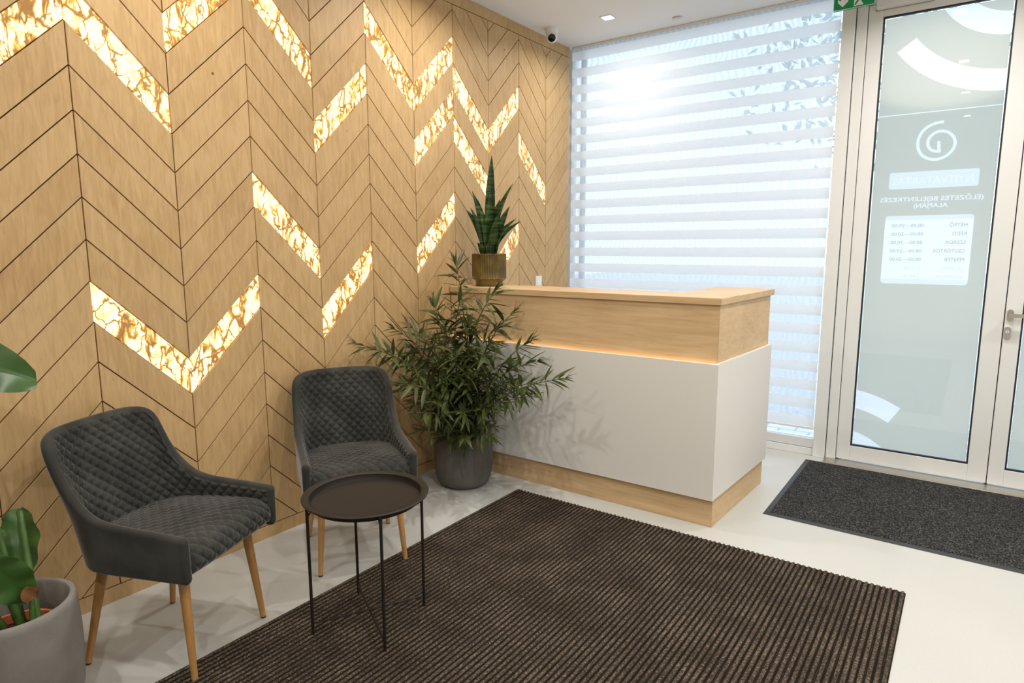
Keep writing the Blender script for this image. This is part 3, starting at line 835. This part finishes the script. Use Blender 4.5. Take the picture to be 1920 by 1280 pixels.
# ------------------------------------------------------------------ tray table
tb = thing('tray_table', 'round black metal tray table on thin legs between the grey chairs', 'table', (.972, .489, .0088), math.radians(-28.4))
TH = .512
tray = MB().lathe([(0, TH - .018), (.19, TH - .018), (.2, TH - .016), (.204, TH - .008), (.206, TH + .006), (.211, TH + .010), (.232, TH + .010), (.2355, TH + .007), (.2345, TH + .003), (.212, TH + .003), (.209, TH - .003), (.205, TH - .020), (.19, TH - .0215), (0, TH - .0215)], 72)
tray.build('tray', M['black_steel'], tb, smooth=SM, merge=.0001)
for i in range(4):
    an = i * PI / 2; x, y = .217 * math.cos(an), .217 * math.sin(an)
    MB().tube([(x, y, 0), (x, y, TH + .002)], .0058, 10).build('leg', M['black_steel'], tb, smooth=SM)
    MB().tube([(x * .985, y * .985, TH - .045), (x * .90, y * .90, TH - .022)], .0035, 8).build('bracket', M['black_steel'], tb, smooth=SM)
MB().tube([(-.217, 0, .034), (.217, 0, .034)], .0042, 8).build('crossbar', M['black_steel'], tb, smooth=SM)
MB().tube([(0, -.217, .043), (0, .217, .043)], .0042, 8).build('crossbar', M['black_steel'], tb, smooth=SM)

# ------------------------------------------------------------------ leaves
def leaf_mesh(name, mat, L=1.0, Wd=.14, fold=.25, droop=.18, nl=7, tipw=.6):
    """leaf along +x, unit length"""
    vs, fs = [], []
    for i in range(nl + 1):
        t = i / nl
        w = Wd * (math.sin(PI * t ** .75) ** .8 if 0 < t < 1 else 0.02) / 2
        zc = -droop * t * t
        vs += [(L * t, -w, zc + fold * w), (L * t, 0, zc), (L * t, w, zc + fold * w)]
    for i in range(nl):
        o = i * 3; fs += [(o, o + 3, o + 4, o + 1), (o + 1, o + 4, o + 5, o + 2)]
    return MB().add(vs, fs)

# ---- oleander
ol = thing('potted_oleander', 'bushy narrow-leaved oleander in a dark round concrete pot in front of the counter', 'plant', (.315, 1.835, 0))
OB = Vector((.315, 1.835, 0))
MB().lathe([(0, .001), (.105, .001), (.130, .006), (.152, .022), (.166, .05), (.176, .10), (.180, .17), (.179, .26), (.175, .345), (.172, .352), (.160, .352), (.157, .345), (.158, .26), (.156, .235)], 56).build('pot', M['concrete_dark'], ol, smooth=SM)
MB().lathe([(.158, .285), (.1, .292), (.04, .30), (0, .298)], 32).build('soil', M['soil'], ol, smooth=True)
lm = [leaf_mesh('leaf', M['leaf'], Wd=w_, droop=d_, fold=f_).mesh('leaf', M['leaf'], smooth=True) for w_, d_, f_ in ((.165, .12, .3), (.185, .30, .35), (.150, .02, .3))]
lmb = [leaf_mesh('leaf', M['leaf'], Wd=w_, droop=d_, fold=f_) for w_, d_, f_ in ((.165, .12, .3), (.185, .30, .35), (.150, .02, .3))]
tips = [(.15, 1.17, .94), (.13, 1.33, .885), (.22, 1.38, 1.00), (.19, 1.93, 1.365), (.53, 1.90, 1.20), (.76, 1.92, .92), (1.06, 1.80, .755), (.93, 1.70, .66), (.74, 1.58, .43),
        (.16, 1.55, 1.00), (.40, 1.24, .74), (.45, 1.30, .58), (.12, 1.80, 1.12), (.63, 1.93, 1.07), (.30, 1.60, .93), (.45, 1.75, 1.02), (.55, 1.60, .78), (.62, 1.72, .92), (.28, 1.40, .72),
        (.45, 1.42, .62), (.60, 1.50, .56), (.36, 1.78, 1.16), (.10, 1.65, .80), (.72, 1.78, .70), (.42, 1.60, .50), (.14, 1.45, .66), (.85, 1.85, .82), (.50, 1.55, .88),
        (.30, 1.90, .98), (.24, 1.72, 1.04), (.47, 1.90, .86), (.33, 1.50, .52), (.58, 1.80, .62), (.20, 1.62, .60), (.56, 1.56, .40), (.30, 1.46, .42), (.42, 1.44, .40), (.70, 1.68, .46), (.52, 1.66, .68), (.36, 1.56, .80), (.70, 1.66, .58), (.40, 1.82, .92), (.56, 1.86, .98), (.22, 1.50, .88), (.66, 1.84, .80), (.26, 1.44, .58), (.48, 1.48, .72), (.12, 1.90, .92), (.30, 1.70, .70), (.90, 1.76, .72)]
leaves = []
def place(p):
    """keep plant pieces clear of the panelled wall and the counter"""
    q = Vector(p); q.x = max(q.x, .02)
    if q.z < 1.17 or True: q.y = min(q.y, 2.035)
    return q
for ti, tip in enumerate(tips):
    tp = Vector(tip); an = rnd.uniform(0, 2 * PI)
    b0 = OB + Vector((math.cos(an) * .05, math.sin(an) * .05, .288))
    d = tp - b0
    ctrl = b0 + Vector((d.x * .22, d.y * .22, d.z * .72)) + Vector((rnd.uniform(-.03, .03), rnd.uniform(-.03, .03), 0))
    n = 16; pts = []
    for i in range(n + 1):
        t = i / n; pts.append(b0 * (1 - t) ** 2 + ctrl * 2 * t * (1 - t) + tp * t * t)
    pts = [place(p) for p in pts]
    MB().tube([p - OB for p in pts], [.0062 * (1 - .7 * i / n) for i in range(n + 1)], 6).build('branch', M['stem'], ol, smooth=True)
    length = sum((pts[i + 1] - pts[i]).length for i in range(n))
    nodes = int(length * .74 / .034)
    for k in range(nodes):
        t = 1 - (k + .15) * .034 / length
        f = t * n; i = min(int(f), n - 1); p = pts[i].lerp(pts[i + 1], f - i)
        ax = (pts[min(i + 1, n)] - pts[max(i - 1, 0)]).normalized()
        sx = ax.orthogonal().normalized(); sy = ax.cross(sx)
        for j in range(3):
            if k > 1 and rnd.random() < .30 + .25 * (k / nodes): continue
            aa = j * 2 * PI / 3 + k * 1.05 + rnd.uniform(-.3, .3)
            out = sx * math.cos(aa) + sy * math.sin(aa)
            ang = (.35 if k < 3 else .75) + .045 * k + rnd.uniform(-.12, .2)
            dr = (ax * math.cos(min(ang, 1.6)) + out * math.sin(min(ang, 1.6)))
            dr.z -= .10 + .02 * k; dr.normalize()
            Ln = rnd.uniform(.105, .155) * (.6 if k < 2 else 1)
            e = p + dr * Ln
            if e.x < .015 or (e.y > 2.055): 
                dr.x = abs(dr.x) if e.x < .015 else dr.x; dr.y = -abs(dr.y) if e.y > 2.055 else dr.y
                e = p + dr * Ln
                if e.x < .015: continue
            y_ = dr.cross(Vector((0, 0, 1)))
            if y_.length < .1: y_ = dr.cross(out)
            y_.normalize(); z_ = y_.cross(dr) * -1
            z_ = dr.cross(y_)
            if z_.z < 0: z_ = -z_; y_ = -y_
            rl = rnd.uniform(-.7, .7); y2 = y_ * math.cos(rl) + z_ * math.sin(rl); z2 = dr.cross(y2)
            mtx = Matrix(((dr.x * Ln, y2.x * Ln, z2.x * Ln, p.x - OB.x), (dr.y * Ln, y2.y * Ln, z2.y * Ln, p.y - OB.y), (dr.z * Ln, y2.z * Ln, z2.z * Ln, p.z - OB.z), (0, 0, 0, 1)))
            leaves.append(((p - CAM).length - (e - p).length * .2 - .15 * abs(z2.dot((CAM - p).normalized())), rnd.randrange(3), mtx))
    if ti in (0, 1, 2, 3, 4, 5, 6, 9, 13, 26):
        tw = MB(); ax = (pts[-1] - pts[-3]).normalized()
        for j in range(4):
            q = pts[-1] - OB; e = q + (ax + Vector((rnd.uniform(-.5, .5), rnd.uniform(-.5, .1), rnd.uniform(0, .5)))).normalized() * rnd.uniform(.03, .075)
            e.x = max(e.x, .02 - OB.x); tw.tube([q, (q + e) / 2 + Vector((0, 0, .004)), e], [.0016, .0012, .0007], 5)
        tw.build('seed_twig', M['twig'], ol)
leaves.sort(key=lambda l: l[0])
fol = MB()
for i, (_, k, mtx) in enumerate(leaves):
    if i < 300:
        o = link('leaf', lm[k], ol); o.matrix_local = mtx
    else:
        fol.add([mtx @ Vector(v) for v in lmb[k].v], lmb[k].f)
fo = fol.build('foliage', M['leaf'], ol, smooth=True); fo['kind'] = 'stuff'

# ---- snake plant on the counter
SP = Vector((.195, 2.262, 1.190))
sn = thing('snake_plant', 'snake plant with upright banded leaves in a ribbed brown pot on the counter', 'plant', SP)
R0 = .112
MB().lathe([(0, .001), (.088, .001), (.090, .004), (.090, .030), (.092, .036), (R0, .050), (R0, .056), (R0, .200), (R0, .207), (.108, .210), (.103, .207), (.102, .190), (.100, .170)], 176, ribs=(.0045, .055, .2005, lambda r: r > .109)).build('pot', M['glaze'], sn, smooth=math.radians(60))
MB().lathe([(.101, .190), (.06, .198), (.0, .202)], 24).build('soil', M['soil'], sn, smooth=True)
def sword(name, base, tip, w, bend, mat, parent, face=None, n=14, curl=.5):
    base, tip = Vector(base), Vector(tip); d = tip - base
    side = face if face else d.cross(Vector((-fw.x, -fw.y, 0))).normalized()
    tw_ = rnd.uniform(-.75, .75); nrm = side.cross(d).normalized(); side = (side * math.cos(tw_) + nrm * math.sin(tw_)).normalized(); nrm = side.cross(d).normalized()
    vs, fs = [], []
    for i in range(n + 1):
        t = i / n
        ww = w * (.42 + .58 * math.sin(min(t / .45, 1) * PI / 2)) * (1 if t < .45 else max(.015, math.cos((t - .45) / .55 * PI / 2) ** .8)) / 2
        c = base + d * t + Vector(bend) * (4 * t * (1 - t)) * .5
        vs += [c - side * ww + nrm * ww * curl, c, c + side * ww + nrm * ww * curl,
               c - side * ww * .98 + nrm * (ww * curl - .003), c - nrm * .0035, c + side * ww * .98 + nrm * (ww * curl - .003)]
    for i in range(n):
        o = i * 6; q = o + 6
        fs += [(o, o + 1, q + 1, q), (o + 1, o + 2, q + 2, q + 1), (o + 3, q + 3, q + 4, o + 4), (o + 4, q + 4, q + 5, o + 5), (o, q, q + 3, o + 3), (o + 2, o + 5, q + 5, q + 2)]
    return MB().add(vs, fs).build(name, mat, parent, smooth=True, recalc=True)
rv = Vector((rt.x, rt.y, 0)).normalized(); bv = Vector((-fw.x, -fw.y, 0)).normalized()   # right / towards the viewer
for (r0, f0, r1, f1, hh, w_, bend) in [(-.005, .0, .022, -.01, .83, .072, (0, 0, 0)), (.01, -.03, .075, -.03, .56, .062, (0, 0, 0)), (-.012, .03, -.055, .04, .50, .062, (0, 0, 0)),
        (.02, .03, .072, .05, .47, .070, (0, 0, 0)), (.03, -.01, .155, -.02, .655, .052, (0, 0, 0)), (.035, .02, .135, .01, .51, .058, (0, 0, 0)), (-.03, .02, -.145, .03, .49, .056, (0, 0, 0)),
        (-.03, -.02, -.108, -.04, .61, .050, (0, 0, 0)), (-.02, -.03, -.075, -.05, .56, .05, (0, 0, 0)), (.04, .03, .175, .05, .43, .050, (0, 0, 0)), (.04, 0, .205, .0, .415, .045, (0, 0, 0)),
        (-.035, .03, -.115, .05, .50, .042, (0, 0, 0)), (0, .05, .02, .08, .31, .05, (0, 0, 0)), (-.035, .04, -.07, .08, .28, .045, (0, 0, 0)), (-.01, .02, .012, .015, .60, .058, (0, 0, 0)), (.02, .04, .055, .09, .40, .055, (0, 0, 0))]:
    bs = rv * r0 + bv * f0 + Vector((0, 0, .192)); tp = rv * r1 + bv * f1 + Vector((0, 0, hh))
    out = Vector((-(tp - bs).x, -(tp - bs).y, 0)) * .6
    sword('leaf', bs, tp, w_, out, M['snake'], sn)

# ---- broad-leaved plant at the left edge
PB = Vector((.490, -.490, 0))
bp_ = thing('potted_broadleaf_plant', 'tall broad-leaved plant in a large grey concrete planter at the left edge', 'plant', PB)
MB().lathe([(0, .001), (.120, .001), (.140, .006), (.155, .03), (.165, .08), (.171, .16), (.172, .26), (.168, .36), (.166, .377), (.162, .381), (.150, .381), (.146, .376), (.148, .26), (.146, .20)], 56).build('planter', M['concrete'], bp_, smooth=SM)
MB().lathe([(.10, .20), (.112, .29), (.118, .292), (.118, .298), (.108, .298), (.104, .27)], 40).build('inner_pot', M['terracotta'], bp_, smooth=SM)
MB().lathe([(.108, .265), (.05, .272), (0, .275)], 24).build('soil', M['soil'], bp_, smooth=True)
MB().lathe([(.15, .205), (.1, .205), (0, .205)], 24).build('planter_floor', M['concrete_dark'], bp_, smooth=True)
def stalk(p0, p1, r0, r1, bend=(0, 0, 0), nm='stalk'):
    p0, p1 = Vector(p0), Vector(p1); n = 10
    pts = [p0.lerp(p1, i / n) + Vector(bend) * (4 * (i / n) * (1 - i / n)) for i in range(n + 1)]
    MB().tube(pts, [r0 + (r1 - r0) * i / n for i in range(n + 1)], 10).build(nm, M['big_stalk'], bp_, smooth=True)
def broad(base, tip, w, nrm, droop, mat=None, wave=.012, n=14, m=8, nm='leaf'):
    base, tip = Vector(base), Vector(tip); d = tip - base; nr_ = Vector(nrm).normalized()
    sd = d.cross(nr_).normalized(); nr_ = sd.cross(d).normalized()
    G = np.zeros((n + 1, 2 * m + 1, 3))
    for i in range(n + 1):
        t = i / n; ww = w / 2 * max(.02, math.sin(PI * min(1, t * .92 + .04)) ** .62)
        for j in range(-m, m + 1):
            s_ = j / m
            p = base + d * t + sd * ww * s_ - Vector((0, 0, droop)) * t * t + nr_ * (abs(s_) * ww * .32 + wave * abs(s_) * math.sin(t * 17 + s_ * 2))
            G[i, j + m] = p
    return MB().grid(G).build(nm, mat or M['big_leaf'], bp_, smooth=True)
def W(x, y, z): return Vector((x, y, z)) - PB
# stalks rising from the pot, most leave the frame on the left
stalk((.03, .02, .26), W(.30, -.66, 1.25), .013, .007, (.0, .02, 0))
stalk((.05, .05, .26), W(.40, -.415, .63), .013, .009)
stalk((.00, .03, .26), W(.34, -.50, .95), .012, .006)
stalk((.0, -.03, .26), W(.55, -.80, 1.35), .013, .006)
stalk((-.02, .0, .26), W(.38, -.75, .95), .012, .006)
stalk((.04, -.01, .26), W(.62, -.60, .55), .010, .006)
stalk((.06, .03, .26), W(.505, -.435, .47), .012, .004, nm='leaf_sheath')
broad(W(.38, -.42, .40), W(.27, -.385, .615), .12, (.8, -.6, .3), .02)
broad(W(.36, -.63, 1.13), W(.47, -.352, 1.135), .19, (.75, -.45, .50), .09, wave=.006)
broad(W(.55, -.80, 1.35), W(.50, -1.10, 1.62), .24, (.6, .2, .8), .1)
broad(W(.30, -.66, 1.25), W(.20, -.85, 1.6), .24, (.6, .2, .8), .08)
broad(W(.38, -.75, .95), W(.52, -1.02, 1.15), .20, (.4, .2, .8), .1)
broad(W(.60, -.57, .60), W(.545, -.455, .42), .11, (.75, -.35, .5), .02)
broad(W(.575, -.475, .455), W(.555, -.445, .405), .05, (.75, -.35, .5), .0, M['brown_leaf'], wave=.002, n=6, m=3, nm='dry_leaf_tip')

# ------------------------------------------------------------------ ceiling and wall fittings
cc_ = thing('security_camera', 'white dome security camera with black lens in the ceiling corner', 'camera', (.125, 3.115, CEIL))
MB().lathe([(0, -.0), (.047, -.0), (.047, -.012), (.044, -.03), (.036, -.042), (0, -.042)], 32).build('mount', M['plastic_white'], cc_, smooth=SM)
def uv_sphere(r, nu=24, nv=14): return MB().lathe([(r * math.sin(PI * i / nv), -r * math.cos(PI * i / nv)) for i in range(nv + 1)], nu)
o = uv_sphere(.042).build('ball', M['plastic_white'], cc_, smooth=True, merge=.0001); o.location = (0.006, -.004, -.058)
ld = (CAM - Vector((.125, 3.115, CEIL - .058))); ld.z -= .9; ld.normalize()
lo = MB().lathe([(0, .004), (.024, .002), (.0275, -.002), (.0275, -.014)], 28).build('lens', M['plastic_black'], cc_, smooth=SM)
lo.rotation_euler = ld.to_track_quat('Z', 'Y').to_euler(); lo.location = Vector((0.006, -.004, -.058)) + ld * .0385

sd_ = thing('motion_sensor', 'small white sensor on the ceiling above the window blind', 'sensor', (.956, 3.43, CEIL))
MB().box(-.03, .03, -.022, .022, -.018, -.0).build('housing', M['plastic_white'], sd_, bevel=.006)
MB().box(-.016, .016, -.026, -.02, -.016, -.004).build('sensor_window', M['sign_white'], sd_, bevel=.002)

def downlight(x, y, label, power=1.0):
    t = thing('downlight', label, 'ceiling light', (x, y, CEIL), group='square recessed ceiling lights')
    fr = MB(); s0, s1 = .034, .046
    for a in ((-s1, s1, -s1, -s0), (-s1, s1, s0, s1), (-s1, -s0, -s0, s0), (s0, s1, -s0, s0)): fr.box(*a, -.004, -.0)
    fr.build('frame', M['plastic_white'], t)
    MB().box(-s0, s0, -s0, s0, -.002, -.0005).build('lamp_panel', M['lamp_on'], t)
    ld_ = bpy.data.lights.new('lamp', 'AREA'); ld_.shape = 'SQUARE'; ld_.size = .065; ld_.energy = LAMP_W * power; ld_.color = (1.0, .945, .865); ld_.spread = math.radians(155)
    lo_ = link('lamp', ld_, t); lo_.location = (0, 0, -.006)
downlight(.566, 3.145, 'square recessed downlight in the ceiling near the security camera', .5)
for x, y, w in ((.566, 1.75, 'above the oleander'), (.566, .35, 'above the grey chairs'), (.566, -1.05, 'above the broad-leaved plant'), (2.55, 2.85, 'above the door mat'), (2.55, 1.4, 'above the far end of the rug'),
                (2.55, 0.0, 'above the near end of the rug'), (2.55, -1.5, 'behind the viewer over the rug'), (4.3, 2.85, 'right of the glass doors'), (4.3, 1.0, 'at the middle of the right wall'), (4.3, -1.0, 'in the rear right corner')):
    downlight(x, y, 'square recessed ceiling downlight ' + w, .74 if x < 1 else 1.08)

sw = thing('wall_switch', 'white light switch on the wood wall just above the counter top', 'switch', (0.0005, 3.137, 1.172))
MB().box(0, .010, -.042, .042, -.045, .045).build('cover_plate', M['plastic_white'], sw, bevel=.003)
MB().box(.010, .013, -.028, .028, -.03, .03).build('rocker', M['sign_white'], sw, bevel=.002)

ex = thing('exit_sign', 'green emergency exit sign with white arrow hanging by the door frame', 'sign', (2.052, 3.44, 2.848))
MB().box(-.108, .108, -.004, .014, 0, .108).build('sign_panel', M['sign_green'], ex, bevel=.0015)
MB().box(-.09, -.08, .002, .008, .108, CEIL - 2.848).build('hanger', M['steel'], ex)
MB().box(.08, .09, .002, .008, .108, CEIL - 2.848).build('hanger', M['steel'], ex)
def flat(name, poly, mat, y=-.0046):
    mb = MB(); n = len(poly); mb.add([(x, y, z_) for x, z_ in poly] + [(x, -.0035, z_) for x, z_ in poly], [tuple(range(n))] + [(i, (i + 1) % n, n + (i + 1) % n, n + i) for i in range(n)])
    return mb.build(name, mat, ex)
flat('arrow', [(-.058, .016), (-.030, .044), (-.030, .062), (-.048, .050), (-.048, .094), (-.068, .094), (-.068, .050), (-.086, .062), (-.086, .044)], M['sign_white'])
flat('door_pictogram', [(.002, .010), (.052, .010), (.052, .096), (.002, .096)], M['sign_white'])
flat('running_figure', [(.004, .018), (.012, .014), (.030, .040), (.040, .034), (.052, .012), (.062, .012), (.048, .042), (.040, .050), (.046, .062), (.066, .060), (.066, .066), (.044, .070), (.030, .074), (.014, .070), (.006, .058), (.012, .056), (.020, .064), (.026, .062), (.020, .044)], M['sign_green'], -.0052)
flat('running_figure', [(.034 + .008 * math.cos(i * PI / 6), .083 + .008 * math.sin(i * PI / 6)) for i in range(12)], M['sign_green'], -.0052)
flat('white_edge', [(-.108, 0), (.108, 0), (.108, .0025), (-.108, .0025)], M['sign_white'], -.0047)
flat('small_print', [(-.104, .006), (-.092, .006), (-.092, .0075), (-.104, .0075)], M['sign_white'])

# ------------------------------------------------------------------ outside
struct(MB().box(-14, 20, 3.75, 40, -.12, -.03).build('ground_outside', M['paver']))
def blob_tree(x, y, h, r, label):
    t = thing('tree', label, 'tree', (x, y, -.03), group='trees outside the window')
    MB().tube([(0, 0, 0), (.05, 0, h * .5), (0, .05, h)], [.14, .11, .05], 8).build('trunk', M['bark'], t, smooth=True)
    mb = MB()
    for i in range(900):
        a, b2 = rnd.uniform(0, 2 * PI), math.acos(rnd.uniform(-1, 1)); q = r * rnd.uniform(.35, 1)
        c = Vector((q * math.sin(b2) * math.cos(a), q * math.sin(b2) * math.sin(a), h + q * .9 * math.cos(b2)))
        d1 = Vector((rnd.uniform(-1, 1), rnd.uniform(-1, 1), rnd.uniform(-1, 1))).normalized() * .09; d2 = d1.orthogonal().normalized() * .04
        mb.add([c - d1, c - d2, c + d1, c + d2], [(0, 1, 2, 3)])
    mb.build('crown', M['tree'], t)['kind'] = 'stuff'
blob_tree(1.28, 10.0, 4.3, 2.0, 'hazy tree outside, its foliage faint through the sheer stripes of the blind')
